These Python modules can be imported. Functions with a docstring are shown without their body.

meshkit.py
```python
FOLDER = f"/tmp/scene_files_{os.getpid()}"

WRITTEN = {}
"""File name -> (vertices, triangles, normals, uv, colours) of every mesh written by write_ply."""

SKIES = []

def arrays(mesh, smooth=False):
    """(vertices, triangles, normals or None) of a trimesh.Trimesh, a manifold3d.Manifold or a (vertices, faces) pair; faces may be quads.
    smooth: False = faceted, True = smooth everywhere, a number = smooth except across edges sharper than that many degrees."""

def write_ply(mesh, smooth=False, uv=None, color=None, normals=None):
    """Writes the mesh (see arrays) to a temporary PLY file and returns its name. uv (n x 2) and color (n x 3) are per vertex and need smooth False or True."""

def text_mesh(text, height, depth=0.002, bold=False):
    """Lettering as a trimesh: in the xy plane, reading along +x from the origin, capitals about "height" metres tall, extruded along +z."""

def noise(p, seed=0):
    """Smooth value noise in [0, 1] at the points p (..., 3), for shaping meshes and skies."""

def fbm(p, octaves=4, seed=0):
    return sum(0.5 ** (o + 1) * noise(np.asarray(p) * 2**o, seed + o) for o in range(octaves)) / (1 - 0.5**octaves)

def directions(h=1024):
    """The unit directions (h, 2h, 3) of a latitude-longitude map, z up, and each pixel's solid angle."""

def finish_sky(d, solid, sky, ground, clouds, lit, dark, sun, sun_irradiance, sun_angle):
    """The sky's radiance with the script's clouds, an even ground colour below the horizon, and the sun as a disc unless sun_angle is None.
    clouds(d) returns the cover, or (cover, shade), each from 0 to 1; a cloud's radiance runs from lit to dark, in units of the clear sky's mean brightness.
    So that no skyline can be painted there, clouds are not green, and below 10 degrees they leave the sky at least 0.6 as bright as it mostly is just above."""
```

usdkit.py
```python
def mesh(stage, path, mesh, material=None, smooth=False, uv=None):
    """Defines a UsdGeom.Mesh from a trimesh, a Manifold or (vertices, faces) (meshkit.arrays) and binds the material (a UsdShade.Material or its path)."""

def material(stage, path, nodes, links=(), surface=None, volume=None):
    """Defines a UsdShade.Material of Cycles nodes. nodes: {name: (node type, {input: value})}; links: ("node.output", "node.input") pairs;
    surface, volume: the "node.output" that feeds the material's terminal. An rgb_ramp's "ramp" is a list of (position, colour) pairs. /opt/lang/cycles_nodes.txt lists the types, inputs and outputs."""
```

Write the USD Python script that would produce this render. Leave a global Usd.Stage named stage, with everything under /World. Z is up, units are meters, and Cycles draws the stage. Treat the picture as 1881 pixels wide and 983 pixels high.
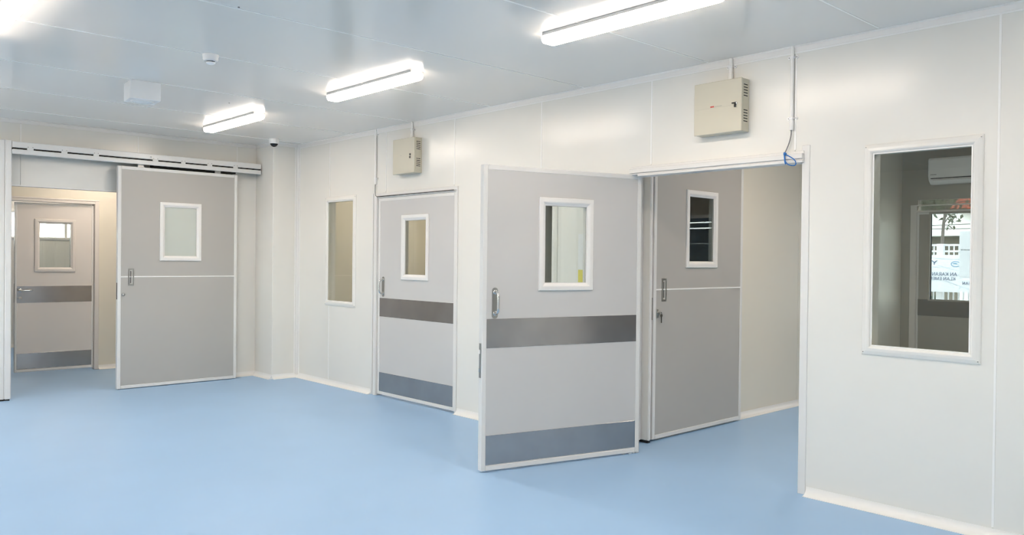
import math, random
import numpy as np
import trimesh, manifold3d
from shapely.geometry import Polygon, box as sbox
from shapely import affinity
from shapely.ops import unary_union
import usdkit, meshkit
from pxr import Usd, UsdGeom, UsdLux, UsdShade, Gf, Sdf, Vt

random.seed(7)
stage = Usd.Stage.CreateInMemory()
UsdGeom.SetStageUpAxis(stage, UsdGeom.Tokens.z)
UsdGeom.SetStageMetersPerUnit(stage, 1.0)
world = UsdGeom.Xform.Define(stage, '/World')
stage.SetDefaultPrim(world.GetPrim())
UsdGeom.Scope.Define(stage, '/World/Looks')

# ------------------------------------------------------------------ camera, sky, sun, exposure
CAM_POS = (0.0, 0.0, 1.5155)
CAM_YAW, CAM_PITCH, CAM_ROLL = 47.0543, -0.5464, 0.6031
FOCAL_PX = 1483.5
EXPOSURE = 0.02
SKY_STRENGTH = 0.5
SUN_STRENGTH = 9.0
LAMP_STRENGTH = 50.0
LAMP_COLOR = (1.0, 0.865, 0.74)

def camera():
    yw, pt, rl = (math.radians(a) for a in (CAM_YAW, CAM_PITCH, CAM_ROLL))
    fw = np.array([math.cos(pt) * math.cos(yw), math.cos(pt) * math.sin(yw), math.sin(pt)])
    r = np.cross(fw, [0, 0, 1]); r /= np.linalg.norm(r)
    u = np.cross(r, fw)
    r2, u2 = r * math.cos(rl) + u * math.sin(rl), -r * math.sin(rl) + u * math.cos(rl)
    c = UsdGeom.Camera.Define(stage, '/World/camera')
    m = Gf.Matrix4d(*[float(x) for x in (*r2, 0, *u2, 0, *(-fw), 0, *CAM_POS, 1)])
    c.AddTransformOp().Set(m)
    c.CreateHorizontalApertureAttr(36.0)
    c.CreateVerticalApertureAttr(36.0 * 983 / 1881)
    c.CreateFocalLengthAttr(FOCAL_PX / 1881 * 36.0)
    c.CreateClippingRangeAttr(Gf.Vec2f(0.05, 500))
    c.CreateExposureAttr(EXPOSURE)
camera()

SUN_ELEV, SUN_AZ = 47.0, 113.0          # azimuth of the sun, counted from +x towards +y
sky_mat = usdkit.material(stage, '/World/Looks/sky', {
    'sky': ('sky_texture', {'sky_type': 'multiple_scattering', 'sun_disc': False, 'sun_elevation': math.radians(SUN_ELEV),
                            'sun_rotation': math.radians(90 - SUN_AZ), 'altitude': 50.0, 'aerosol_density': 1.5}),
    'haze': ('hsv', {'saturation': 0.40}), 'bg': ('background_shader', {'strength': SKY_STRENGTH})}, [('sky.color', 'haze.color'), ('haze.color', 'bg.color')], surface='bg.background')
dome = UsdLux.DomeLight.Define(stage, '/World/sky_dome')
dome.CreateIntensityAttr(1.0)
UsdShade.MaterialBindingAPI.Apply(dome.GetPrim()).Bind(sky_mat)
sun = UsdLux.DistantLight.Define(stage, '/World/sun')
sun.CreateAngleAttr(0.53); sun.CreateIntensityAttr(SUN_STRENGTH); sun.CreateColorAttr(Gf.Vec3f(1.0, 0.95, 0.88))
sun.AddRotateZOp().Set(SUN_AZ + 90.0)
sun.AddRotateXOp().Set(90.0 - SUN_ELEV)     # the light looks down its -Z; tilted towards the sun's bearing

# ------------------------------------------------------------------ materials
M = {}
def mat(name, color, rough=0.5, metal=0.0, spec=0.5, mottling=0.0, mscale=3.0, bump=0.0, bscale=(60, 60, 60), bdist=0.001, **kw):
    nodes = {'p': ('principled_bsdf', {'base_color': color, 'roughness': rough, 'metallic': metal, 'specular_ior_level': spec, **kw})}
    links = []
    if mottling:
        lo = tuple(c * (1 - mottling) for c in color); hi = tuple(min(1, c * (1 + mottling)) for c in color)
        nodes['tc'] = ('geometry', {})
        nodes['n'] = ('noise_texture', {'scale': mscale, 'detail': 3.0})
        nodes['r'] = ('rgb_ramp', {'ramp': [(0.3, lo), (0.7, hi)]})
        links += [('tc.position', 'n.vector'), ('n.fac', 'r.fac'), ('r.color', 'p.base_color')]
    if bump:
        nodes['tc2'] = ('texture_coordinate', {})
        nodes['mp'] = ('mapping', {'scale': bscale})
        nodes['nb'] = ('noise_texture', {'scale': 1.0, 'detail': 2.0})
        nodes['b'] = ('bump', {'strength': bump, 'distance': bdist})
        links += [('tc2.object', 'mp.vector'), ('mp.vector', 'nb.vector'), ('nb.fac', 'b.height'), ('b.normal', 'p.normal')]
    M[name] = usdkit.material(stage, '/World/Looks/' + name, nodes, links, surface='p.BSDF')
    return M[name]

def glass(name, tint, ior=1.5, rough=0.0):
    M[name] = usdkit.material(stage, '/World/Looks/' + name, {
        'geo': ('geometry', {}), 'io': ('math', {'math_type': 'multiply_add', 'value2': 1 / ior - ior, 'value3': ior}),
        'f': ('fresnel', {}), 't': ('transparent_bsdf', {'color': tint}),
        'g': ('glossy_bsdf', {'color': (1, 1, 1), 'roughness': rough, 'distribution': 'ggx'}), 'm': ('mix_closure', {})},
        [('geo.backfacing', 'io.value1'), ('io.value', 'f.IOR'), ('f.fac', 'm.fac'), ('t.BSDF', 'm.closure1'), ('g.BSDF', 'm.closure2')], surface='m.closure')

def emit(name, color, strength):
    M[name] = usdkit.material(stage, '/World/Looks/' + name, {'e': ('emission', {'color': color, 'strength': strength})}, surface='e.emission')

mat('wall_panel', (0.85, 0.832, 0.775), 0.24, spec=0.5, mottling=0.012, mscale=1.3)
mat('ceiling_panel', (0.88, 0.85, 0.80), 0.15, spec=0.5, mottling=0.01, mscale=1.1)
mat('sealant', (0.95, 0.94, 0.91), 0.3)
mat('trim_white', (0.88, 0.86, 0.825), 0.35)
mat('trim_wall', (0.86, 0.84, 0.79), 0.35)
mat('skirting', (0.90, 0.89, 0.86), 0.30)
mat('floor_epoxy', (0.345, 0.54, 0.79), 0.36, spec=0.5, mottling=0.02, mscale=1.6, bump=0.05, bscale=(9, 9, 9), bdist=0.004)
mat('aluminium_white', (0.82, 0.805, 0.775), 0.32)
mat('door_grey', (0.64, 0.625, 0.605), 0.38, mottling=0.01, mscale=2)
mat('door_brown', (0.40, 0.37, 0.32), 0.45)
mat('sliding_grey', (0.495, 0.475, 0.44), 0.38, mottling=0.01, mscale=2)
mat('door_cream', (0.80, 0.75, 0.70), 0.4)
mat('brushed_steel', (0.47, 0.44, 0.425), 0.24, metal=1.0, mottling=0.06, mscale=5, bump=0.2, bscale=(2.5, 2.5, 420), bdist=0.0006)
mat('dark_plate', (0.15, 0.14, 0.12), 0.35, metal=0.6)
mat('polished_steel', (0.72, 0.71, 0.69), 0.18, metal=1.0)
mat('dull_steel', (0.42, 0.41, 0.38), 0.35, metal=1.0)
mat('grey_metal', (0.45, 0.45, 0.44), 0.4, metal=0.6)
mat('shade_brown', (0.10, 0.085, 0.07), 0.7)
mat('dark_gap', (0.02, 0.018, 0.016), 0.8)
mat('black_plastic', (0.012, 0.012, 0.012), 0.35)
mat('white_plastic', (0.95, 0.94, 0.92), 0.3)
mat('tray_grey', (0.66, 0.66, 0.65), 0.4)
mat('cabinet_beige', (0.66, 0.62, 0.50), 0.42, mottling=0.01)
mat('logo_red', (0.62, 0.06, 0.04), 0.5)
mat('logo_grey', (0.52, 0.50, 0.42), 0.5)
mat('cable_grey', (0.22, 0.22, 0.22), 0.5)
mat('cable_dark', (0.06, 0.055, 0.05), 0.5)
mat('cable_blue', (0.02, 0.17, 0.52), 0.4)
mat('conduit_white', (0.95, 0.935, 0.90), 0.3)
mat('dark_dome', (0.01, 0.01, 0.01), 0.12)
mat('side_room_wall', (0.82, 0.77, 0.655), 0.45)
mat('sheet_white', (0.86, 0.86, 0.86), 0.6)
mat('notice_yellow', (0.75, 0.66, 0.10), 0.5)
glass('pane_clear', (0.93, 0.95, 0.93))
glass('pane_smoked', (0.80, 0.815, 0.785))
glass('pane_green', (0.93, 0.955, 0.935))
mat('pane_frosted', (0.60, 0.635, 0.575), 0.12)
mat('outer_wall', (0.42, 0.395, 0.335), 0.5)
M['paper'] = usdkit.material(stage, '/World/Looks/paper', {
    'd': ('diffuse_bsdf', {'color': (0.9, 0.9, 0.9)}), 't': ('translucent_bsdf', {'color': (0.95, 0.95, 0.95)}), 'm': ('mix_closure', {'fac': 0.8})},
    [('d.BSDF', 'm.closure1'), ('t.BSDF', 'm.closure2')], surface='m.closure')
glass('pane_added_transom', (0.62, 0.61, 0.57))
mat('blind_blue', (0.10, 0.17, 0.25), 0.5)
emit('lamp_glow', LAMP_COLOR, LAMP_STRENGTH)
emit('lamp_side_glow', LAMP_COLOR, LAMP_STRENGTH * 0.20)
# outdoors
mat('asphalt', (0.20, 0.20, 0.19), 0.9, mottling=0.15, mscale=6)
mat('fence_white', (0.82, 0.82, 0.82), 0.5)
mat('hedge_dark', (0.05, 0.07, 0.04), 0.8)
mat('leaf_green', (0.085, 0.095, 0.055), 0.6)
mat('bark', (0.13, 0.11, 0.09), 0.9)
mat('render_pale', (0.78, 0.80, 0.74), 0.8, mottling=0.03, mscale=2)
mat('shutter_brown', (0.17, 0.15, 0.11), 0.7)
mat('roof_tile_red', (0.42, 0.11, 0.06), 0.8, mottling=0.2, mscale=9)
mat('text_blue', (0.14, 0.18, 0.27), 0.6)
mat('text_pale_blue', (0.20, 0.42, 0.62), 0.6)
mat('fold_blue', (0.62, 0.70, 0.78), 0.6)
M['banner_cloth'] = usdkit.material(stage, '/World/Looks/banner_cloth', {
    'd': ('diffuse_bsdf', {'color': (0.85, 0.87, 0.88)}), 't': ('translucent_bsdf', {'color': (0.85, 0.87, 0.9)}), 'm': ('mix_closure', {'fac': 0.35})},
    [('d.BSDF', 'm.closure1'), ('t.BSDF', 'm.closure2')], surface='m.closure')

# ------------------------------------------------------------------ helpers
def bx(x0, x1, y0, y1, z0, z1, b=0.0):
    """A box, its edges chamfered by b."""
    x0, x1, y0, y1, z0, z1 = min(x0, x1), max(x0, x1), min(y0, y1), max(y0, y1), min(z0, z1), max(z0, z1)
    if not b:
        m = trimesh.creation.box((x1 - x0, y1 - y0, z1 - z0)); m.apply_translation(((x0 + x1) / 2, (y0 + y1) / 2, (z0 + z1) / 2)); return m
    b = min(b, (x1 - x0) / 2.01, (y1 - y0) / 2.01, (z1 - z0) / 2.01)
    pts = []
    for i in range(3):
        for sx in (0, 1):
            for sy in (0, 1):
                for sz in (0, 1):
                    o = [b, b, b]; o[i] = 0
                    pts.append(((x1 - o[0]) if sx else (x0 + o[0]), (y1 - o[1]) if sy else (y0 + o[1]), (z1 - o[2]) if sz else (z0 + o[2])))
    mm = manifold3d.Manifold.hull_points(np.array(pts)).to_mesh()
    return trimesh.Trimesh(mm.vert_properties[:, :3], mm.tri_verts)

def cat(*ms):
    ms = [m for x in ms for m in (x if isinstance(x, (list, tuple)) else [x])]
    return trimesh.util.concatenate(ms) if len(ms) > 1 else ms[0]

def solid(poly, t0, t1, axis):
    """A shapely polygon extruded: axis 'x' reads the polygon as (y, z), 'y' as (x, z), 'z' as (x, y)."""
    parts = []
    for g in getattr(poly, 'geoms', [poly]):
        if g.area < 1e-8: continue
        m = trimesh.creation.extrude_polygon(g, t1 - t0, engine='earcut')
        v = m.vertices.copy()
        if axis == 'x': m.vertices = np.c_[v[:, 2] + t0, v[:, 0], v[:, 1]]
        elif axis == 'y': m.vertices = np.c_[v[:, 0], v[:, 2] + t0, v[:, 1]]; m.invert()
        else: m.vertices = v + [0, 0, t0]
        parts.append(m)
    return cat(parts)

def tube(path, r, n=12, closed=False):
    p = np.asarray(path, float); rings = []
    N = len(p)
    t = np.gradient(p, axis=0) if not closed else np.roll(p, -1, 0) - np.roll(p, 1, 0)
    t /= np.linalg.norm(t, axis=1, keepdims=True)
    up = np.array([0, 0, 1.0]) if abs(t[0][2]) < 0.9 else np.array([1.0, 0, 0])
    a = np.cross(t[0], up); a /= np.linalg.norm(a)
    for i in range(N):
        a = a - t[i] * (a @ t[i]); a /= np.linalg.norm(a)
        b = np.cross(t[i], a)
        ang = np.arange(n) / n * 2 * np.pi
        rr = r[i] if np.ndim(r) else r
        rings.append(p[i] + rr * (np.cos(ang)[:, None] * a + np.sin(ang)[:, None] * b))
    v = np.vstack(rings); f = []
    for i in range(N if closed else N - 1):
        j = (i + 1) % N
        for k in range(n):
            q = (k + 1) % n
            f += [[i * n + k, i * n + q, j * n + q], [i * n + k, j * n + q, j * n + k]]
    if not closed:
        v = np.vstack([v, p[0], p[-1]])
        for k in range(n):
            q = (k + 1) % n
            f += [[len(v) - 2, q, k], [len(v) - 1, (N - 1) * n + k, (N - 1) * n + q]]
    m = trimesh.Trimesh(v, f, process=False); m.fix_normals(); return m

def spline(pts, n=40):
    from scipy.interpolate import CubicSpline
    pts = np.asarray(pts, float); s = np.r_[0, np.cumsum(np.linalg.norm(np.diff(pts, axis=0), axis=1))]
    return CubicSpline(s, pts)(np.linspace(0, s[-1], n))

def lathe(profile, n=40):
    return trimesh.creation.revolve(np.asarray(profile, float), sections=n)

def move(m, x=0, y=0, z=0, rx=0, ry=0, rz=0):
    m = m.copy()
    for ang, ax in ((rx, (1, 0, 0)), (ry, (0, 1, 0)), (rz, (0, 0, 1))):
        if ang: m.apply_transform(trimesh.transformations.rotation_matrix(math.radians(ang), ax))
    m.apply_translation((x, y, z)); return m

def rim(x0, x1, z0, z1, profile):
    """A mitred frame round a rectangle in the local xz plane. profile: (inset, height out of the wall) pairs from the outside in; out is -y."""
    rings = []
    for i, h in profile:
        rings.append([(x0 + i, -h, z0 + i), (x1 - i, -h, z0 + i), (x1 - i, -h, z1 - i), (x0 + i, -h, z1 - i)])
    v = np.array(rings).reshape(-1, 3); f = []
    N = len(profile)
    for a in range(N - 1):
        for k in range(4):
            q = (k + 1) % 4
            f += [[a * 4 + k, a * 4 + q, a * 4 + 4 + q], [a * 4 + k, a * 4 + 4 + q, a * 4 + 4 + k]]
    # unshared vertices per quad keep the mitres crisp
    v2, f2 = v[np.array(f)].reshape(-1, 3), np.arange(len(f) * 3).reshape(-1, 3)
    m = trimesh.Trimesh(v2, f2, process=False)
    return m

USED = {}
def numbered(parent, name):
    k = (str(parent), name); n = USED.get(k, 0); USED[k] = n + 1
    return f'{parent}/{name}' if n == 0 else f'{parent}/{name}_{n:03d}'

def tag(prim, label=None, cat_=None, group=None, kind=None):
    for k, v in (('label', label), ('category', cat_), ('group', group), ('kind', kind)):
        if v: prim.SetCustomDataByKey(k, v)
    return prim

def thing(name, label, cat_, loc=(0, 0, 0), rotz=0, group=None, kind=None):
    x = UsdGeom.Xform.Define(stage, numbered('/World', name))
    x.AddTranslateOp().Set(Gf.Vec3d(*map(float, loc)))
    x.AddRotateZOp().Set(float(rotz))
    return tag(x.GetPrim(), label, cat_, group, kind)

def obj(name, mesh, m, parent=None, smooth=False, label=None):
    p = parent.GetPath() if parent is not None else '/World'
    g = usdkit.mesh(stage, numbered(p, name), mesh, M[m], smooth=smooth)
    if label: g.GetPrim().SetCustomDataByKey('label', label)
    return g.GetPrim()

def dup(root, loc, rotz, label):
    was = root.GetCustomData()
    r = thing(root.GetName(), label, was['category'], loc, rotz, was.get('group'), was.get('kind'))
    r.GetReferences().AddInternalReference(root.GetPath())
    r.SetInstanceable(True)
    return r

# ------------------------------------------------------------------ room sizes (metres)
CZ = 2.946                       # ceiling
WX, WT = 5.0, 0.10               # right wall: face and thickness
LY = 9.84                        # far wall face
XL, YB = -2.9, -3.5              # left and rear walls, outside the picture
XF = 10.8                        # outer wall of the side rooms
PY = 4.22                        # partition between the side rooms
HY = 11.62                       # wall across the corridor
RY = 15.2                        # far end of the room behind the corridor
CX0, CY0 = 4.655, 9.365          # column in the corner

# ------------------------------------------------------------------ floor
obj('floor', bx(XL - 0.2, XF + 0.1, YB - 0.2, RY + 0.2, -0.08, 0.0), 'floor_epoxy').SetCustomDataByKey('kind', 'structure')
tag(stage.GetPrimAtPath('/World/floor'), 'smooth pale blue epoxy floor running through all the rooms', 'floor')

# ------------------------------------------------------------------ panelled walls
def wall(name, label, face, axis, thick, span, joints, holes, z1=CZ, m='wall_panel', bead=True, blind=()):
    """A wall of sandwich panels. axis 'x': the wall's face is the plane x = face and it runs along y; 'y' likewise along x.
    thick is signed: which way the wall goes back from its face. holes: (a0, a1, z0, z1)."""
    w = thing(name, label, 'wall', kind='structure')
    cut = unary_union([sbox(*map(float, (a0, b0, a1, b1))) for a0, a1, b0, b1 in holes]) if holes else None
    edges = [span[0]] + sorted(j for j in joints if span[0] + 0.05 < j < span[1] - 0.05) + [span[1]]
    t0, t1 = sorted((face, face + thick))
    g = 0.0015
    for a, b in zip(edges[:-1], edges[1:]):
        poly = sbox(a + (g if a != span[0] else 0), 0, b - (g if b != span[1] else 0), z1)
        if cut is not None: poly = poly.difference(cut)
        if poly.area > 1e-4: obj('panel', solid(poly, t0, t1, axis), m, w)
    if bead:
        s = -1 if thick > 0 else 1
        for j in edges[1:-1]:
            poly = sbox(j - 0.006, 0.06, j + 0.006, z1 - 0.045)
            if cut is not None: poly = poly.difference(cut.buffer(0.06, join_style=2))
            for k in blind: poly = poly.difference(sbox(*k))
            if poly.area > 1e-5:
                a0, a1 = sorted((face + s * 0.0022, face - s * 0.004))
                obj('sealant_bead', solid(poly, a0, a1, axis), 'sealant', w)
    return w

D2Y0, D2Y1 = 6.165, 7.565         # closed door's opening
D3Y0, D3Y1 = 2.585, 3.97         # big opening
LEFT_WINDOWS = ((-3.2, -0.6), (6.6, 9.2))
WIN_R = (1.565, 2.128, 1.007, 2.194)
WIN_1 = (8.052, 8.624, 0.998, 2.190)
WIN_2 = (4.852, 5.424, 0.998, 2.190)
wall('wall_right', 'long white panelled wall with doors, windows and two beige cabinets', WX, 'x', WT, (YB, CY0), [8.595, 7.405, 6.218, 5.010, 3.818, 2.640, 1.441, 0.25, -0.94, -2.13],
     [(D2Y0, D2Y1, -0.1, 2.19), (D3Y0, 4.003, -0.1, 2.20)] + [tuple(h) for h in (WIN_R, WIN_1, WIN_2)])
LOX0, LOX1, LOZ = 1.90, 3.10, 2.25
wall('wall_far', 'white panelled end wall behind the sliding door', LY, 'y', WT, (XL, WX + WT), [4.40, 3.21, 2.02, 0.83, -0.36, -1.55], [(LOX0, LOX1, -0.1, LOZ)], blind=((1.9, 2.1, 3.3, 2.60),))
wall('wall_left', 'white panelled wall with added daylight windows opposite the doors', XL, 'x', -WT, (YB, LY), [-2.3 + 1.19 * k for k in range(10)], [(a, b, 0.95, 2.25) for a, b in LEFT_WINDOWS])
wall('wall_rear', 'white panelled wall behind the viewer', YB, 'y', -WT, (XL, XF), [-1.7 + 1.19 * k for k in range(10)], [])
# side rooms
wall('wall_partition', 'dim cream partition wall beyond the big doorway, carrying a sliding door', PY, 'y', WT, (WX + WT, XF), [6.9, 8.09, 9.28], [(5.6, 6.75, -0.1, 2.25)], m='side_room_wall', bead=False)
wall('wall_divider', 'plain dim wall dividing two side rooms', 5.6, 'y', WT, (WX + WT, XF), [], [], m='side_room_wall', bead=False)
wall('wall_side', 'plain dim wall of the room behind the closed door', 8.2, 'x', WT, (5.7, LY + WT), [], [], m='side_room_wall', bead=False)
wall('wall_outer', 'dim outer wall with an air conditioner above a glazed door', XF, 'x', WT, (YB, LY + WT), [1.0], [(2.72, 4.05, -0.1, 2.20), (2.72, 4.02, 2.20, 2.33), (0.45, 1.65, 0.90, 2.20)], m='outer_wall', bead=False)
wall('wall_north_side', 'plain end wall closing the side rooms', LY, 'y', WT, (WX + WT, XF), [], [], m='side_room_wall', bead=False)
# corridor behind the sliding door
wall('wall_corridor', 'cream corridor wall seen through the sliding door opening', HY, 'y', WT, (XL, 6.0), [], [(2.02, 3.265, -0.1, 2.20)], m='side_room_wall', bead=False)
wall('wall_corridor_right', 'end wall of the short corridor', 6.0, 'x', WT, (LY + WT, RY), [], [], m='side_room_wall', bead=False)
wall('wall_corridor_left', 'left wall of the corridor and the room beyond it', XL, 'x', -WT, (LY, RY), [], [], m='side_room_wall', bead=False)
wall('wall_window', 'pale wall with a wide high window beyond the corridor door', RY, 'y', WT, (XL, 6.0), [], [(1.0, 3.86, 1.81, 2.21)], bead=False)

# column in the corner
obj('wall_column', bx(CX0, WX + WT, CY0, LY + 0.02, 0, CZ, 0.006), 'wall_panel')
tag(stage.GetPrimAtPath('/World/wall_column'), 'boxed white corner column under the dome camera', 'column', kind='structure')

# ------------------------------------------------------------------ ceiling
cj = [-2.65, -1.46, -0.28, 0.91, 2.09, 3.30, 4.50, 5.67, 6.90, 8.06, 9.20]
ce = thing('ceiling', 'glossy white panelled ceiling', 'ceiling', kind='structure')
edges = [YB] + cj + [LY]
for a, b in zip(edges[:-1], edges[1:]):
    obj('panel', bx(XL, WX, a + 0.0015, b - 0.0015, CZ, CZ + 0.08), 'ceiling_panel', ce)
for y in cj:
    obj('sealant_bead', bx(XL, WX - 0.03, y - 0.006, y + 0.006, CZ - 0.0022, CZ + 0.004), 'sealant', ce)
for x, y in ((2.003, 4.471), (3.186, 7.303)):
    obj('screw_head', move(trimesh.creation.cylinder(0.006, 0.004, sections=12), x, y, CZ - 0.001), 'black_plastic', ce)
obj('ceiling_side', cat(bx(WX, XF + 0.1, YB - 0.1, RY + 0.1, CZ + 0.001, CZ + 0.08), bx(XL - 0.1, WX + 0.1, LY + 0.02, RY + 0.1, CZ + 0.001, CZ + 0.08)), 'ceiling_panel')
tag(stage.GetPrimAtPath('/World/ceiling_side'), 'plain white ceiling over the side rooms and corridor', 'ceiling', kind='structure')
obj('roof', bx(XL - 0.5, XF + 0.5, YB - 0.5, RY + 0.5, CZ + 0.09, CZ + 0.25), 'grey_metal')
tag(stage.GetPrimAtPath('/World/roof'), 'flat metal roof slab over the building', 'roof', kind='structure')

# ------------------------------------------------------------------ skirting, crown and corner coves
def cove(p0, p1, normal, z, size, down, name, label, m):
    """A concave cove strip from p0 to p1 along a wall; normal points into the room; down: at the ceiling, else at the floor."""
    n = 7; a = np.linspace(0, math.pi / 2, n)
    # cross-section in (out of wall, up) with a thin lip at both ends
    sec = [(0.0, 0.0), (0.0, size)] + [(0.003 + (size - 0.003) * (1 - math.cos(t)), size - (size - 0.003) * math.sin(t)) for t in a] + [(size, 0.0)]
    if down: sec = [(0.0, 0.0), (0.0, size), (0.005, size), (0.008, size - 0.005), (0.009, 0.010), (0.016, 0.003), (0.016, 0.0)]
    v, f = [], []
    for p in (p0, p1):
        for o, h in sec:
            v.append((p[0] + normal[0] * o, p[1] + normal[1] * o, z - h if down else z + h))
    k = len(sec)
    for i in range(k):
        j = (i + 1) % k
        f += [[i, j, k + j], [i, k + j, k + i]]
    for i in range(1, k - 1):
        f += [[0, i + 1, i], [k, k + i, k + i + 1]]
    msh = trimesh.Trimesh(v, f, process=True); msh.fix_normals()
    o = obj(name, msh, m, smooth=35)
    tag(o, label, 'trim', kind='structure')
    return o

S = 0.055
sk = [
    ((WX, CY0), (WX, 7.655), (-1, 0), 'white coved skirting along the right wall between column and closed door'),
    ((WX, 6.145), (WX, 4.01), (-1, 0), 'white coved skirting between the closed door and the open door'),
    ((WX, 2.53), (WX, YB), (-1, 0), 'white coved skirting under the right-hand window'),
    ((CX0, CY0), (WX, CY0), (0, -1), 'white coved skirting across the front of the corner column'),
    ((CX0, CY0), (CX0, LY), (-1, 0), 'white coved skirting along the left side of the corner column'),
    ((3.11, LY), (CX0, LY), (0, -1), 'white coved skirting behind the sliding door'),
    ((XL, LY), (1.84, LY), (0, -1), 'white coved skirting left of the sliding door opening'),
    ((5.56, PY), (XF, PY), (0, -1), 'cream coved skirting beyond the big doorway'),
    ((3.30, HY), (6.0, HY), (0, -1), 'cream coved skirting right of the corridor door'),
    ((XL, RY), (6.0, RY), (0, -1), 'white coved skirting under the far high window'),
]
sides = ['right', 'right', 'right', 'column', 'column', 'far', 'far', 'partition', 'corridor', 'window']
for (p0, p1, nrm, lab), sd in zip(sk, sides):
    cove(p0, p1, nrm, 0.0, S, False, 'baseboard_' + sd, lab, 'skirting')
for k, (p0, p1, nrm, lab) in enumerate([
    ((WX, CY0), (WX, YB), (-1, 0), 'white cove trim where the right wall meets the ceiling'),
    ((XL, LY), (CX0, LY), (0, -1), 'white cove trim where the far wall meets the ceiling'),
    ((CX0, CY0), (CX0, LY), (-1, 0), 'white cove trim atop the left side of the column'),
    ((CX0, CY0), (WX, CY0), (0, -1), 'white cove trim atop the front of the column')]):
    cove(p0, p1, nrm, CZ, 0.042, True, f'trim_{k + 1}', lab, 'trim_white')
# vertical corner strip between column and right wall
cs = thing('trim_5', 'slim grey and white corner strip between column and right wall', 'trim', (0, 0, 0), kind='structure')
prof = Polygon([(WX, CY0), (WX - 0.035, CY0), (WX - 0.035, CY0 - 0.006), (WX - 0.022, CY0 - 0.009), (WX - 0.010, CY0 - 0.020), (WX - 0.006, CY0 - 0.036), (WX, CY0 - 0.036)])
obj('corner_strip', solid(prof, 0.03, CZ - 0.03, 'z'), 'aluminium_white', cs)
obj('sealant_bead', bx(WX - 0.003, WX, CY0 - 0.048, CY0 - 0.036, 0.055, CZ - 0.042), 'sealant', cs)
obj('sealant_bead', bx(WX - 0.050, WX - 0.036, CY0 - 0.003, CY0, 0.055, CZ - 0.042), 'sealant', cs)
cl = thing('trim_6', 'thin white sealant line under the ceiling cove along the right wall', 'trim', kind='structure')
obj('sealant_line', bx(WX - 0.0035, WX, YB, CY0 - 0.05, CZ - 0.052, CZ - 0.041), 'sealant', cl)

# ------------------------------------------------------------------ windows in the right wall
WPROF = [(-0.052, 0.0), (-0.052, 0.005), (-0.047, 0.009), (-0.028, 0.016), (-0.012, 0.018), (-0.004, 0.015), (0.0, 0.010), (0.004, 0.006), (0.004, -0.03)]
def wall_window(n, label, rect, pane):
    y0, y1, z0, z1 = rect
    t = thing(f'window_{n}', label, 'window', (WX, y1, 0), -90, kind='structure')
    w = y1 - y0
    fr = obj('window_frame', rim(0, w, z0, z1, WPROF), 'trim_wall', t)
    obj('sealant_line', rim(0, w, z0, z1, [(0.003, 0.007), (0.003, 0.0085), (0.010, 0.0085), (0.010, 0.004)]), 'sealant', t)
    obj('pane', bx(0.002, w - 0.002, 0.004, 0.010, z0 + 0.002, z1 - 0.002), pane, t)
    obj('reveal', rim(0, w, z0, z1, [(0.0015, -0.012), (0.0015, -WT - 0.002)]), 'trim_white', t)
    for cx, cz in ((-0.040, z0 - 0.036), (w + 0.040, z0 - 0.036), (w + 0.040, z1 + 0.036), (-0.040, z1 + 0.036)):
        obj('corner_screw', move(trimesh.creation.cylinder(0.0035, 0.006, sections=10), cx, -0.011, cz, rx=90), 'dull_steel', fr)
    return t
wall_window(1, 'narrow tall dark window between the corner column and the closed door', WIN_1, 'pane_smoked')
wall_window(2, 'tall dark window behind the open door, glimpsed through its pane', WIN_2, 'pane_smoked')
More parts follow.
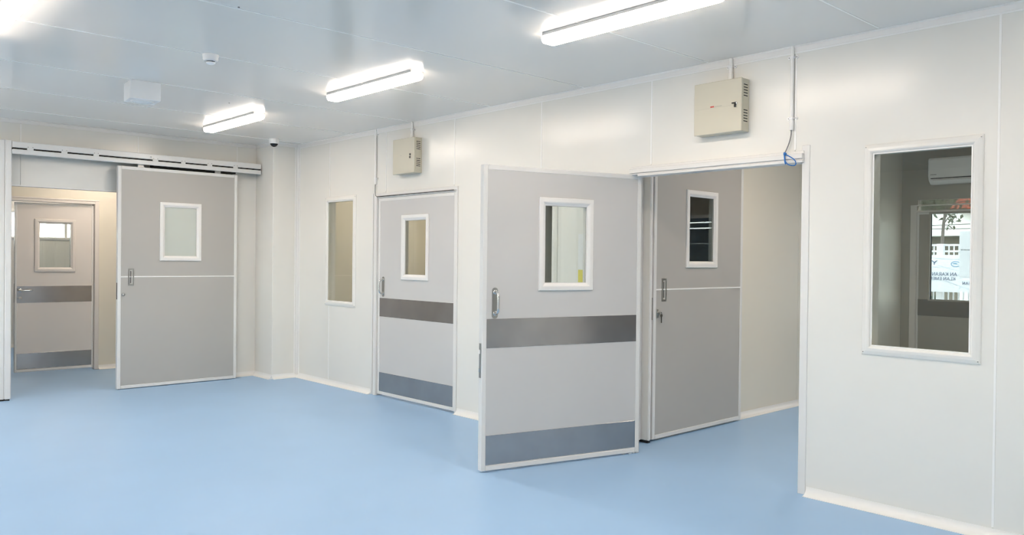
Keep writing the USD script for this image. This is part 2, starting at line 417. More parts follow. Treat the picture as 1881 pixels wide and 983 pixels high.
wall_window(3, 'large tall window at the far right showing an air conditioner and banner', WIN_R, 'pane_smoked')
# unseen windows added to the left wall to let daylight in
for k, (y0, y1) in enumerate(LEFT_WINDOWS):
    t = thing(f'window_{4 + k}', ('unseen rearmost window added for daylight in the left wall', 'unseen window added for daylight in the left wall near the sliding door')[k], 'window', (XL, y0, 0), 90, kind='structure')
    obj('window_frame', rim(0, y1 - y0, 0.95, 2.25, WPROF), 'trim_white', t)
    obj('mullion', bx((y1 - y0) / 2 - 0.025, (y1 - y0) / 2 + 0.025, 0.0, 0.05, 0.95, 2.25, 0.004), 'trim_white', t)
    for a, b in ((0.003, (y1 - y0) / 2 - 0.026), ((y1 - y0) / 2 + 0.026, y1 - y0 - 0.003)):
        obj('pane', bx(a, b, 0.02, 0.026, 0.953, 2.247), 'pane_clear', t)
# wide high window beyond the corridor
t = thing('window_7', 'wide bright high window beyond the corridor door', 'window', (1.0, RY, 0), 0, kind='structure')
obj('window_frame', rim(0, 2.86, 1.81, 2.21, WPROF), 'trim_white', t)
for xm in (0.95, 1.9, 2.795):
    obj('mullion', bx(xm - 0.018, xm + 0.018, 0.0, 0.05, 1.81, 2.21, 0.003), 'trim_white', t)
e = [0.003, 0.95, 1.9, 2.795, 2.857]
for a, b in zip(e[:-1], e[1:]):
    obj('pane', bx(a + 0.018, b - 0.018 if b < 2.8 else b, 0.02, 0.026, 1.813, 2.207), 'pane_clear', t)

t = thing('window_8', 'added unseen window, its slit blue blind puts pale lines in the dark pane', 'window', (XF, 1.65, 0), -90, kind='structure')  # unseen window added so its slits reflect in the dark pane
obj('window_frame', rim(0, 1.20, 0.90, 2.20, WPROF), 'trim_white', t)
obj('pane', bx(0.003, 1.197, 0.03, 0.036, 0.903, 2.197), 'pane_clear', t)
zz0 = 0.905
for gap in (1.20, 1.50, 1.80, 2.035, 2.125, 2.197):
    obj('blind_slat', bx(0.01, 1.19, 0.012, 0.016, zz0, gap - 0.0015), 'blind_blue', t)
    zz0 = gap + (0.017 if gap in (2.035, 2.125) else 0.0)

# ------------------------------------------------------------------ door building blocks (local: x along the leaf, face at y = 0 looking to -y)
DPROF = [(0.0, 0.0), (0.0, 0.010), (0.004, 0.014), (0.030, 0.016), (0.038, 0.013), (0.050, 0.003), (0.0565, 0.001), (0.0575, -0.008)]
def leaf_window(t, cx, cz, w, h, pane, th, back=True, fm='trim_white'):
    fr = obj('vision_frame', rim(cx - w / 2, cx + w / 2, cz - h / 2, cz + h / 2, DPROF), fm, t)
    g = 0.0575
    obj('pane', bx(cx - w / 2 + g, cx + w / 2 - g, 0.010, 0.016, cz - h / 2 + g, cz + h / 2 - g), pane, fr)
    if back:
        b = rim(cx - w / 2, cx + w / 2, cz - h / 2, cz + h / 2, DPROF[:-1] + [(0.0575, -0.012)])
        b.vertices[:, 1] = th - b.vertices[:, 1]
        obj('rear_vision_frame', b, 'trim_white', t)
    return fr

def leaf_shell(t, W, z0, z1, th, win, trim=0.040, panel='door_grey', split=None, sub=None):
    """Grey panel(s) with a hole for the pane, held in a white aluminium edge frame made of four rails."""
    hole = sbox(*win) if win else None
    spans = [(z0 + trim - 0.002, z1 - trim + 0.002)] if split is None else [(z0 + trim - 0.002, split - 0.005), (split + 0.005, z1 - trim + 0.002)]
    for a, b in spans:
        p = sbox(trim - 0.002, a, W - trim + 0.002, b)
        if hole is not None: p = p.difference(hole)
        obj('leaf_panel', solid(p, 0.0, th, 'y'), panel, t)
    if split: obj('joint_strip', bx(trim - 0.004, W - trim + 0.004, -0.0025, 0.01, split - 0.006, split + 0.006, 0.001), 'sealant', t)
    p = 0.0035
    obj('edge_rail', bx(0, trim, -p, th + p, z0, z1, 0.004), 'aluminium_white', t)
    obj('edge_rail', bx(W - trim, W, -p, th + p, z0, z1, 0.004), 'aluminium_white', t)
    obj('edge_rail', bx(trim, W - trim, -p, th + p, z0, z0 + trim, 0.004), 'aluminium_white', t)
    obj('edge_rail', bx(trim, W - trim, -p, th + p, z1 - trim, z1, 0.004), 'aluminium_white', t)

def pull_handle(t, x, z0, z1):
    """D-shaped pull on a long oval back plate."""
    h = z1 - z0
    pl = affinity.translate(sbox(-0.001, -h / 2 + 0.022, 0.001, h / 2 - 0.022).buffer(0.022, quad_segs=8), x, (z0 + z1) / 2)
    b = obj('pull_handle', tube(spline([(x, 0.0, z1 - 0.032), (x, -0.026, z1 - 0.032), (x + 0.001, -0.046, z1 - 0.046), (x + 0.001, -0.052, z1 - 0.075),
                                        (x + 0.001, -0.052, z0 + 0.085), (x + 0.001, -0.046, z0 + 0.052), (x, -0.026, z0 + 0.038), (x, 0.0, z0 + 0.038)], 48), 0.0095, 14), 'polished_steel', t, smooth=60)
    obj('back_plate', solid(pl, -0.003, 0.001, 'y'), 'dull_steel', b)
    for z in (z1 - 0.032, z0 + 0.038):
        obj('rosette', move(lathe([(0, 0), (0.016, 0), (0.016, 0.004), (0.011, 0.007), (0, 0.007)], 20), x, -0.002, z, rx=90), 'polished_steel', b, smooth=40)

def steel_plates(t, W, spans, x0=0.042, x1=None):
    for n, (a, b) in zip(('kick_plate', 'push_plate'), spans):
        obj(n, bx(x0, x1 or W - x0, -0.0030, 0.002, a, b, 0.0008), 'brushed_steel', t)

def door_leaf_swing(t, W=1.368, z0=0.012, z1=2.19, th=0.045, pane='pane_green', push=(0.886, 1.093)):
    leaf_shell(t, W, z0, z1, th, (W / 2 - 0.18, 1.35, W / 2 + 0.18, 1.918), trim=0.036)
    leaf_window(t, W / 2, 1.634, 0.475, 0.686, pane, th)
    steel_plates(t, W, [(0.054, 0.262), push], x0=0.037)
    pull_handle(t, 0.100, 1.095, 1.316)

# ---- door 1: open swing door, hinged on the left jamb of the big opening
FX, FY = 3.7361, 4.319
HXx, HYy = 5.0720, 3.9650
ang = math.degrees(math.atan2(HYy - FY, HXx - FX))
d1 = thing('door_1', 'wide open grey swing door with steel plates, standing out into the room', 'door', (FX, FY, 0), ang, kind='structure')
door_leaf_swing(d1, 1.382)
# mortice lock on the free edge
lk = obj('lock_plate', bx(-0.0052, 0.0, 0.010, 0.034, 0.675, 0.920, 0.001), 'dull_steel', d1)
obj('latch', bx(-0.014, 0.0, 0.015, 0.029, 0.845, 0.875, 0.003), 'white_plastic', lk)
obj('latch', bx(-0.010, 0.0, 0.015, 0.029, 0.715, 0.745, 0.002), 'polished_steel', lk)
for z in (0.25, 1.1, 1.95):
    obj('hinge', move(trimesh.creation.cylinder(0.009, 0.10, sections=14), 1.385, 0.050, z), 'aluminium_white', d1, smooth=40)
# its frame: stepped header, jambs
f1 = thing('door_frame', 'white stepped aluminium frame around the big doorway', 'door frame', (WX, D3Y1 + 0.035, 0), -90, kind='structure')
OW = D3Y1 - D3Y0
hd = [(-0.012, 2.222, 2.25), (-0.034, 2.198, 2.232), (-0.022, 2.186, 2.20), (-0.030, 2.172, 2.188)]
for y, a, b in hd:
    obj('header_rail', bx(0.0 if y != -0.030 else 0.078, 0.035 + OW + 0.012, y, 0.03, a, b, 0.003), 'aluminium_white', f1)
obj('header_soffit', bx(0.035, 0.035 + OW, 0.03, WT + 0.004, 2.176, 2.20, 0.003), 'aluminium_white', f1)
for k in range(3):
    obj('jamb', bx(0.002, 0.018 + 0.006 * k, -0.010 + 0.036 * k, 0.022 + 0.036 * k, 0.0, 2.18, 0.003), 'aluminium_white', f1)
obj('jamb', bx(0.035 + OW - 0.004, 0.035 + OW + 0.050, -0.006, 0.03, 0.0, 2.285, 0.003), 'aluminium_white', f1)
obj('jamb', bx(0.035 + OW - 0.012, 0.035 + OW + 0.004, 0.03, WT + 0.004, 0.0, 2.19, 0.003), 'aluminium_white', f1)

# ---- door 2: the closed swing door further along
d2 = thing('door_2', 'closed grey swing door with dark steel plates beside the narrow window', 'door', (WX + 0.002, 7.545, 0), -90, kind='structure')
door_leaf_swing(d2, 1.366, z0=0.018, z1=2.178, pane='pane_smoked', push=(0.878, 1.081))
f2 = thing('door_frame', 'slim white frame around the closed swing door', 'door frame', (WX, 7.565, 0), -90, kind='structure')
obj('jamb', bx(-0.092, -0.066, -0.016, 0.0, 0.0, 2.235, 0.004), 'aluminium_white', f2)
obj('jamb', bx(-0.034, 0.017, -0.026, 0.09, 0.0, 2.20, 0.004), 'aluminium_white', f2)
obj('jamb', bx(1.389, 1.414, -0.012, 0.09, 0.0, 2.20, 0.004), 'aluminium_white', f2)
obj('header_rail', bx(-0.050, 1.416, -0.018, 0.09, 2.196, 2.232, 0.004), 'aluminium_white', f2)
obj('header_rail', bx(-0.004, 1.400, -0.006, 0.09, 2.179, 2.194, 0.002), 'aluminium_white', f2)

# ---- sliding doors
def sliding_leaf(t, W, z0, z1, th, pane, key):
    wz0, wz1 = 1.462, 2.146
    cx, cz = W / 2 + 0.005, (wz0 + wz1) / 2
    leaf_shell(t, W, z0, z1, th, (cx - 0.185, wz0 + 0.054, cx + 0.185, wz1 - 0.054), trim=0.037, split=1.277, panel='sliding_grey')
    leaf_window(t, cx, cz, 0.484, wz1 - wz0, pane, th, back=False)
    fp = obj('flush_pull', rim(0.112, 0.176, 1.176, 1.370, [(0, 0), (0, 0.003), (0.014, 0.003), (0.020, -0.004), (0.020, -0.006)]), 'dull_steel', t)
    obj('recess', bx(0.130, 0.158, 0.0015, 0.004, 1.195, 1.350), 'dull_steel', fp)
    obj('grip', bx(0.137, 0.145, -0.003, 0.003, 1.205, 1.342, 0.002), 'cable_dark', fp)
    lk = obj('lock_cylinder', move(lathe([(0, 0), (0.019, 0), (0.019, 0.006), (0.014, 0.010), (0.009, 0.010), (0.008, 0.014), (0, 0.014)], 24), 0.062, -0.001, 1.078, rx=90), 'dull_steel', t, smooth=40)
    if key:
        obj('thumb_turn', cat(bx(0.040, 0.066, -0.006, 0.0, 1.040, 1.112, 0.004), tube(spline([(0.060, -0.012, 1.084), (0.072, -0.016, 1.089), (0.088, -0.016, 1.086), (0.096, -0.014, 1.078)], 12), 0.005, 8)), 'dull_steel', lk, smooth=40)
        obj('key', cat(move(trimesh.creation.cylinder(0.014, 0.004, sections=16), 0.090, -0.017, 1.058, rx=90), bx(0.085, 0.095, -0.020, -0.014, 0.996, 1.050, 0.001)), 'dark_plate', lk)
    else:
        obj('thumb_turn', bx(0.052, 0.062, -0.024, -0.012, 1.066, 1.084, 0.003), 'polished_steel', lk)
    obj('edge_lock', bx(-0.0025, 0.001, 0.010, 0.030, 1.022, 1.210, 0.001), 'cable_dark', t)

d3 = thing('door_3', 'wide grey sliding door hanging from the white rail, left of the column', 'door', (2.945, 9.685, 0), 0, kind='structure')
sliding_leaf(d3, 1.393, 0.006, 2.532, 0.05, 'pane_frosted', False)
for x in (0.25, 1.15):
    obj('hanger', bx(x - 0.035, x + 0.035, 0.010, 0.026, 2.53, 2.570, 0.003), 'grey_metal', d3)
d4 = thing('door_4', 'dim grey sliding door with dark pane, seen through the big doorway', 'door', (5.476, 4.14, 0), 0, kind='structure')
sliding_leaf(d4, 1.378, 0.016, 2.50, 0.05, 'pane_clear', True)

# rail over the sliding door: upper cover, lower track, dark slot between them with clips
rl = thing('sliding_door_rail', 'long white slotted rail over the sliding door', 'rail', (0, 9.66, 0), 0)
RX0, RX1 = 1.907, 4.640
obj('upper_cover', bx(RX0, RX1, 0.0, 0.18, 2.628, 2.692, 0.006), 'aluminium_white', rl)
obj('lower_track', bx(RX0, RX1, -0.004, 0.022, 2.562, 2.612, 0.006), 'aluminium_white', rl)
obj('slot', bx(RX0 + 0.01, RX1 - 0.004, 0.012, 0.16, 2.61, 2.63), 'dark_gap', rl)
obj('track_shade', bx(3.34, 4.33, 0.060, 0.17, 2.548, 2.625), 'dark_gap', rl)  # dark box put under the rail to draw the shade there
sl = [1.866, 2.043, 2.103, 2.365, 2.424, 2.683, 2.739, 3.314, 3.375, 3.638, 3.689, 3.95, 4.01, 4.276, 4.332, 4.603]
for a, b in zip(sl[1:-1:2], sl[2::2]):
    c = obj('clip', bx(a, b, -0.002, 0.02, 2.606, 2.634, 0.003), 'aluminium_white', rl)
    for s in (a + 0.008, b - 0.008):
        obj('clip_screw', move(trimesh.creation.cylinder(0.0045, 0.005, sections=10), s, -0.001, 2.642, rx=90), 'dull_steel', c)
obj('rail_screw', move(trimesh.creation.icosphere(2, 0.010), 3.29, -0.002, 2.655), 'polished_steel', rl, smooth=True)

# post and jamb at the left of the opening
ps = thing('sliding_door_post', 'white full-height post at the left edge of the picture', 'post', (0, 0, 0))
obj('post', bx(1.846, 1.905, 9.660, 9.84, 0.012, 2.70, 0.008), 'aluminium_white', ps)
obj('post_cover', bx(1.790, 1.846, 9.672, 9.84, 0.012, 2.70, 0.006), 'aluminium_white', ps)
obj('foot', bx(1.80, 1.895, 9.67, 9.84, 0.0, 0.014), 'dark_gap', ps)
p2 = thing('sliding_door_post', 'slim rounded post beside the dim sliding door, inside the big doorway', 'post', (0, 0, 0))
obj('post', bx(5.398, 5.434, 4.118, 4.22, 0.02, 2.52, 0.008), 'aluminium_white', p2)
obj('post_back', bx(5.350, 5.398, 4.192, 4.22, 0.02, 2.52, 0.004), 'aluminium_white', p2)
obj('gap_shade', bx(5.434, 5.474, 4.176, 4.22, 0.02, 2.52), 'shade_brown', p2)  # dark strip drawing the shade in the gap between post and door
obj('foot', bx(5.404, 5.430, 4.125, 4.22, 0.0, 0.022, 0.002), 'black_plastic', p2)
# lining of the sliding door's opening
ln = thing('door_frame', 'thin white lining of the opening behind the sliding door', 'door frame', kind='structure')
obj('jamb', bx(LOX0 - 0.002, LOX0 + 0.012, LY - 0.004, LY + WT + 0.004, 0, LOZ), 'trim_white', ln)
obj('jamb', bx(LOX1 - 0.012, LOX1 + 0.002, LY - 0.004, LY + WT + 0.004, 0, LOZ), 'trim_white', ln)
obj('header_rail', bx(LOX0, LOX1, LY - 0.003, LY + WT + 0.004, LOZ - 0.006, LOZ + 0.006), 'trim_white', ln)

# ---- door 5: corridor door, slightly ajar
d5 = thing('door_5', 'cream corridor door with lever handle and steel plates, far left', 'door', (3.242, 11.645, 0), 0, kind='structure')
W5 = 0.906
d5x = UsdGeom.Xformable(d5); d5x.ClearXformOpOrder()
A5 = -2.0
d5.RemoveProperty('xformOp:translate'); d5.RemoveProperty('xformOp:rotateZ')
ox, oy = 3.242 - W5 * math.cos(math.radians(A5)), 11.645 - W5 * math.sin(math.radians(A5))
d5x.AddTranslateOp().Set(Gf.Vec3d(ox, oy, 0)); d5x.AddRotateZOp().Set(A5)
leaf_shell(d5, W5, 0.028, 2.178, 0.045, (W5 / 2 - 0.178, 1.355, W5 / 2 + 0.178, 1.920), trim=0.026, panel='door_cream')
leaf_window(d5, W5 / 2, 1.637, 0.470, 0.676, 'pane_clear', 0.045, fm='door_cream')  # vision frame takes the leaf colour to stand for its shade
steel_plates(d5, W5, [(0.066, 0.264), (0.906, 1.116)], x0=0.024, x1=W5 - 0.006)
lv = obj('lever_handle', tube(spline([(0.06, 0.0, 1.063), (0.06, -0.045, 1.063), (0.075, -0.054, 1.063), (0.11, -0.055, 1.063), (0.19, -0.053, 1.063)], 24), 0.0085, 12), 'polished_steel', d5, smooth=60)
obj('rosette', move(lathe([(0, 0), (0.024, 0), (0.024, 0.005), (0.018, 0.009), (0, 0.009)], 24), 0.06, -0.003, 1.063, rx=90), 'polished_steel', lv, smooth=40)
obj('lock_cylinder', move(lathe([(0, 0), (0.022, 0), (0.022, 0.005), (0.012, 0.008), (0, 0.008)], 24), 0.06, -0.003, 0.965, rx=90), 'dull_steel', d5, smooth=40)
obj('lock_plate', bx(-0.003, 0.0, 0.01, 0.035, 0.91, 1.15, 0.001), 'dull_steel', d5)
f5 = thing('door_frame', 'cream frame with double step around the corridor door', 'door frame', (2.02, HY, 0), 0, kind='structure')
WW = 3.265 - 2.02
obj('jamb', bx(WW - 0.020, WW + 0.032, -0.018, 0.10, 0.0, 2.245, 0.004), 'door_cream', f5)
obj('jamb', bx(-0.030, 0.020, -0.018, 0.10, 0.0, 2.245, 0.004), 'door_cream', f5)
obj('header_rail', bx(-0.030, WW + 0.032, -0.014, 0.10, 2.190, 2.228, 0.004), 'door_cream', f5)
obj('header_rail', bx(-0.030, WW + 0.032, -0.020, 0.05, 2.226, 2.246, 0.003), 'door_cream', f5)

# ---- door 6: glazed door to the yard in the outer wall
d6 = thing('door_6', 'glazed outer door under the air conditioner, seen through the right-hand window', 'door', (XF + 0.02, 4.035, 0), -90, kind='structure')
W6 = 1.30
leaf_shell(d6, W6, 0.015, 2.172, 0.045, (0.165, 1.073, W6 - 0.165, 2.15), trim=0.026, panel='door_brown')
obj('vision_frame', rim(0.165, W6 - 0.165, 1.073, 2.15, [(-0.020, 0), (-0.020, 0.008), (-0.004, 0.010), (0, 0.006), (0, -0.045)]), 'door_brown', d6)
obj('pane', bx(0.165, W6 - 0.165, 0.02, 0.026, 1.073, 2.15), 'pane_clear', d6)
obj('push_plate', bx(0.012, W6 - 0.012, -0.003, 0.002, 0.862, 1.070, 0.001), 'dark_plate', d6)
f6 = thing('door_frame', 'frame and added transom, in place of a reflection, over the glazed outer door', 'door frame', (XF, 4.035, 0), -90, kind='structure')
obj('jamb', bx(-0.072, 0.004, -0.012, 0.10, 0, 2.262, 0.004), 'door_cream', f6)
obj('jamb', bx(W6 - 0.004, W6 + 0.06, -0.012, 0.10, 0, 2.262, 0.004), 'door_cream', f6)
obj('transom_bar', bx(0.0, W6, -0.004, 0.06, 2.172, 2.196, 0.003), 'door_cream', f6)
obj('transom_bar', bx(-0.072, W6 + 0.06, -0.014, 0.06, 2.255, 2.268, 0.003), 'door_cream', f6)
obj('added_transom_pane', bx(0.016, W6 + 0.014, 0.02, 0.026, 2.196, 2.33), 'pane_added_transom', f6)  # added glass strip, standing in for a reflection above the door

# ------------------------------------------------------------------ ceiling lamps
def lamp_section(w_top, w_bot, z0, z1, r=0.018):
    p = Polygon([(-w_top / 2, z0), (w_top / 2, z0), (w_bot / 2, z1), (-w_bot / 2, z1)])
    return p.buffer(-r / 2).buffer(r / 2, quad_segs=6)
def make_lamp(label, loc):
    t = thing('ceiling_lamp', label, 'ceiling light', loc, 0, 'linear ceiling lamps')
    L = 1.24
    obj('tray', bx(-0.0605, 0.0605, -L / 2, L / 2, -0.020, -0.0005, 0.002), 'tray_grey', t)
    sec = Polygon([(-0.060, -0.019), (0.060, -0.019), (0.060, -0.034), (0.053, -0.054), (0.041, -0.066), (-0.041, -0.066), (-0.053, -0.054), (-0.060, -0.034)])
    y0, y1 = -L / 2 + 0.020, L / 2 - 0.020
    def strip(pts):
        v = [(x, y, z) for x, z in pts for y in (y0, y1)]
        return trimesh.Trimesh(v, [f for i in range(len(pts) - 1) for f in ((2 * i, 2 * i + 1, 2 * i + 3), (2 * i, 2 * i + 3, 2 * i + 2))], process=False)
    df = obj('diffuser', strip([(-0.053, -0.054), (-0.041, -0.066), (0.041, -0.066), (0.053, -0.054)]), 'lamp_glow', t)
    for s in (-1, 1):
        obj('diffuser_side', strip([(s * 0.060, -0.019), (s * 0.060, -0.034), (s * 0.053, -0.054)]), 'lamp_side_glow', df)
    for s in (-1, 1):
        rings = []
        n = len(sec.exterior.coords) - 1
        base = np.array(sec.exterior.coords[:-1])
        cen = np.array([0, -0.028])
        for k, (sc, off) in enumerate(((1.0, 0.0), (0.99, 0.012), (0.93, 0.026), (0.80, 0.036))):
            q = cen + (base - cen) * np.array([sc, sc])
            q[:, 1] = np.minimum(q[:, 1], -0.019)
            rings.append(np.c_[q[:, 0], np.full(n, s * (L / 2 - 0.020 + off)), q[:, 1]])
        v = np.vstack(rings); f = []
        for a in range(3):
            for i in range(n):
                j = (i + 1) % n
                f += [[a * n + i, a * n + j, a * n + n + j], [a * n + i, a * n + n + j, a * n + n + i]]
        for i in range(1, n - 1): f.append([3 * n, 3 * n + i, 3 * n + i + 1])
        m = trimesh.Trimesh(v, f, process=False); m.fix_normals()
        obj('end_cap', m, 'lamp_side_glow', t, smooth=40)
    return t
lamp_spots = [
    (3.655, 2.990, 'linear lamp nearest the big doorway, cut by the top edge'),
    (3.655, 5.630, 'middle lamp of the ceiling row, over the closed door'),
    (3.610, 8.190, 'farthest and smallest linear lamp, near the dome camera'),
    (1.040, 5.560, 'linear lamp cut by the top left corner of the picture'),
    (1.040, 2.990, 'unseen linear lamp above and left of the viewer'),  # hall lamps out of view, added to bring up the room brightness
    (1.040, 8.190, 'linear lamp out of frame by the sliding door post'),
    (1.040, 0.350, 'unseen linear lamp behind the viewer, straight overhead'),
    (3.655, 0.350, 'added unseen linear lamp behind the viewer on the right'),
    (-1.55, 8.190, 'added linear lamp out of frame at the far left'),
    (-1.55, 2.990, 'unseen linear lamp in the left row beside the viewer'),
    (8.90, 0.600, 'added unseen linear lamp at the rear of the side room beyond the big doorway'),  # side room lamps, added out of sight to brighten those rooms
    (6.70, 2.70, 'added unseen linear lamp of the side room just beyond the big doorway'),
    (6.70, 1.000, 'added unseen linear lamp of the side room behind the large window'),
    (6.55, 8.900, 'added unseen linear lamp of the room behind the narrow window'),
    (6.90, 6.90, 'added unseen linear lamp of the room behind the closed door'),
    (3.30, 14.10, 'added unseen linear lamp of the room beyond the corridor door'),
    (3.30, 10.65, 'added unseen linear lamp of the corridor behind the sliding door'),
]
lamp0 = None
for x, y, lab in lamp_spots:
    if lamp0 is None: lamp0 = make_lamp(lab, (x, y, CZ))
    else: dup(lamp0, (x, y, CZ), 0, lab)

# ------------------------------------------------------------------ ceiling fixtures
fb = thing('ceiling_box', 'white square box with a round opening underneath, fixed to the ceiling', 'ceiling box', (2.318, 7.010, CZ), -5.5)
hole = Polygon([(0.083 * math.cos(a), 0.083 * math.sin(a)) for a in np.linspace(0, 2 * math.pi, 49)[:-1]])
obj('body', cat(bx(-0.119, 0.119, -0.112, 0.112, -0.150, 0.0, 0.004)), 'white_plastic', fb)
obj('ring', move(lathe([(0.074, 0.0), (0.074, -0.006), (0.078, -0.009), (0.088, -0.009), (0.092, -0.003), (0.092, 0.0)], 48), 0, 0, -0.150), 'trim_white', fb, smooth=40)
obj('grille', move(trimesh.creation.cylinder(0.075, 0.004, sections=48), 0, 0, -0.151), 'white_plastic', fb)

sd = thing('smoke_detector', 'small round white smoke detector on the ceiling', 'smoke detector', (2.335, 5.668, CZ), 0)
obj('base', lathe([(0, 0), (0.056, 0), (0.056, -0.012), (0.054, -0.016), (0, -0.016)], 40), 'white_plastic', sd, smooth=40)
obj('body', lathe([(0, -0.015), (0.053, -0.015), (0.053, -0.034), (0.046, -0.044), (0.030, -0.047), (0, -0.047)], 40), 'white_plastic', sd, smooth=40)
obj('vent', lathe([(0, -0.047), (0.029, -0.047), (0.029, -0.053), (0, -0.053)], 32), 'black_plastic', sd, smooth=40)
obj('cap', lathe([(0, -0.053), (0.033, -0.053), (0.031, -0.061), (0.018, -0.067), (0, -0.068)], 32), 'white_plastic', sd, smooth=40)

dc = thing('dome_camera', 'small white dome security camera with black eye, above the column', 'security camera', (4.545, 9.130, CZ), 0)
obj('base', lathe([(0, 0), (0.060, 0), (0.061, -0.004), (0.061, -0.040), (0.056, -0.050), (0, -0.050)], 40), 'white_plastic', dc, smooth=40)
obj('eyeball', lathe([(0, -0.049), (0.047, -0.049), (0.046, -0.060), (0.040, -0.075), (0.028, -0.088), (0.012, -0.095), (0, -0.096)], 40), 'dark_dome', dc, smooth=40)
obj('collar', lathe([(0.048, -0.049), (0.056, -0.049), (0.053, -0.058), (0.048, -0.058)], 40), 'white_plastic', dc, smooth=40)

# ------------------------------------------------------------------ wall cabinets
def cabinet(label, y1, zc, logo, key):
    """Metal cabinet on the right wall; local x runs along the wall to the right, the front is at y = -0.10."""
    w, h, d = 0.384, 0.366, 0.100
    t = thing('control_cabinet', label, 'metal cabinet', (WX, y1, zc), -90)
    obj('body', bx(0.002, w - 0.002, -d + 0.016, 0.0, -h / 2 + 0.002, h / 2 - 0.002, 0.003), 'cabinet_beige', t)
    dr = obj('cabinet_door', bx(0, w, -d, -d + 0.015, -h / 2, h / 2, 0.004), 'cabinet_beige', t)
    if logo: obj('pressed_line', bx(0.012, w - 0.06, -d - 0.0012, -d + 0.002, -0.0025, 0.0005, 0.0004), 'cabinet_beige', dr)
    for g0 in (0.060, -0.115):
        for k in range(5):
            obj('vent_slot', bx(w - 0.004, w - 0.0012, -d + 0.028, -0.022, g0 + 0.019 * k, g0 + 0.019 * k + 0.006), 'dark_gap', t)
    if key:
        lk = obj('lock', move(lathe([(0, 0), (0.012, 0), (0.012, 0.004), (0.008, 0.007), (0, 0.007)], 20), 0.338, -d, 0.010, rx=90), 'polished_steel', dr, smooth=40)
        obj('key', cat(bx(0.312, 0.344, -d - 0.012, -d - 0.006, 0.008, 0.016, 0.001), bx(0.330, 0.345, -d - 0.013, -d - 0.006, -0.018, 0.010, 0.003)), 'black_plastic', lk)
    else:
        lk = obj('lock', move(lathe([(0, 0), (0.012, 0), (0.012, 0.004), (0, 0.004)], 20), 0.313, -d, 0.008, rx=90), 'black_plastic', dr, smooth=40)
        obj('key', move(lathe([(0, 0), (0.012, 0), (0.012, 0.004), (0, 0.004)], 20), 0.310, -d, -0.020, rx=90), 'black_plastic', lk, smooth=40)
    if logo:
        x = 0.136
        for k in range(4):
            obj('logo_letter', bx(x, x + 0.0062, -d - 0.001, -d + 0.001, 0.003, 0.013), 'logo_red', dr)
            x += 0.0075
        x += 0.004
        for k, lw in enumerate((0.010, 0.006, 0.008, 0.007, 0.009, 0.006)):
            obj('logo_letter', bx(x, x + lw, -d - 0.001, -d + 0.001, 0.0045, 0.0105), 'logo_grey', dr)
            x += lw + 0.0025
    else:
        obj('logo_letter', bx(0.142, 0.156, -d - 0.001, -d + 0.001, 0.004, 0.010), 'logo_grey', dr)
    return t
cabinet('beige metal control cabinet with small red lettering, above the big doorway', 3.366, 2.5975, True, True)
cabinet('beige metal control cabinet with two black locks, above the closed door', 7.136, 2.584, False, False)

# ------------------------------------------------------------------ conduits
def conduit(label, y, z0, r=0.0125, clips=(), coupling=None):
    x = WX - r - 0.0015
    t = thing('cable_conduit', label, 'conduit')
    obj('pipe', tube([(x, y, z0), (x, y, (z0 + CZ) / 2), (x, y, CZ - 0.002)], r, 16), 'conduit_white', t, smooth=60)
    if coupling:
        obj('coupling', tube([(x, y, coupling[0]), (x, y, sum(coupling) / 2), (x, y, coupling[1])], r + 0.003, 16), 'conduit_white', t, smooth=60)
    for z in clips:
        c = obj('clip', cat(bx(x - r - 0.002, WX, y - r - 0.003, y + r + 0.003, z - 0.009, z + 0.009, 0.004),
                            *[move(trimesh.creation.cylinder(0.011, 0.005, sections=18), WX - 0.003, y + s * (r + 0.015), z, ry=90) for s in (-1, 1)]), 'white_plastic', t)
        for s in (-1, 1):
            obj('clip_screw', move(trimesh.creation.cylinder(0.004, 0.004, sections=10), WX - 0.006, y + s * (r + 0.015), z, ry=90), 'dull_steel', c)
    return t
conduit('short white conduit running into the top of the red-lettered cabinet', 3.122, 2.780, 0.014, (2.885,), (2.79, 2.84))
conduit('short white conduit running into the top of the cabinet over the closed door', 6.908, 2.767, 0.014, (2.865,), (2.772, 2.82))
conduit('long white conduit right of the big doorway with a loose cable below', 2.661, 2.40, 0.0115, (2.872, 2.470), (2.392, 2.450))
conduit('long thin white conduit at the left corner of the closed door', 7.592, 2.345, 0.0115, (2.885, 2.40), (2.335, 2.392))

cb = thing('loose_cable', 'grey cable with a blue knotted loop hanging at the doorway corner', 'cable')
x = WX - 0.018
obj('grey_lead', tube(spline([(x, 2.661, 2.40), (x, 2.664, 2.345), (x - 0.006, 2.680, 2.285), (x - 0.02, 2.694, 2.240)], 24), 0.0038, 8), 'cable_grey', cb, smooth=60)
obj('blue_tail', tube(spline([(x - 0.02, 2.697, 2.246), (x - 0.024, 2.694, 2.226), (x - 0.026, 2.690, 2.200), (x - 0.026, 2.684, 2.166)], 20), 0.0048, 8), 'cable_blue', cb, smooth=60)
obj('blue_knot', move(trimesh.creation.icosphere(2, 0.011), x - 0.02, 2.692, 2.235), 'cable_blue', cb, smooth=True)
obj('blue_loop', tube(spline([(x - 0.022, 2.694, 2.232), (x - 0.028, 2.668, 2.222), (x - 0.030, 2.638, 2.204), (x - 0.028, 2.612, 2.176), (x - 0.026, 2.612, 2.158), (x - 0.028, 2.640, 2.154), (x - 0.028, 2.675, 2.172), (x - 0.024, 2.692, 2.205)], 48), 0.0034, 8), 'cable_blue', cb, smooth=60)
cd = thing('door_cable', 'thin dark cable bending from the conduit along the closed door top', 'cable')
obj('lead', tube(spline([(WX - 0.014, 7.592, 2.345), (WX - 0.014, 7.596, 2.30), (WX - 0.016, 7.590, 2.235), (WX - 0.024, 7.565, 2.206), (WX - 0.026, 7.530, 2.194)], 30), 0.0042, 8), 'cable_grey', cd, smooth=60)
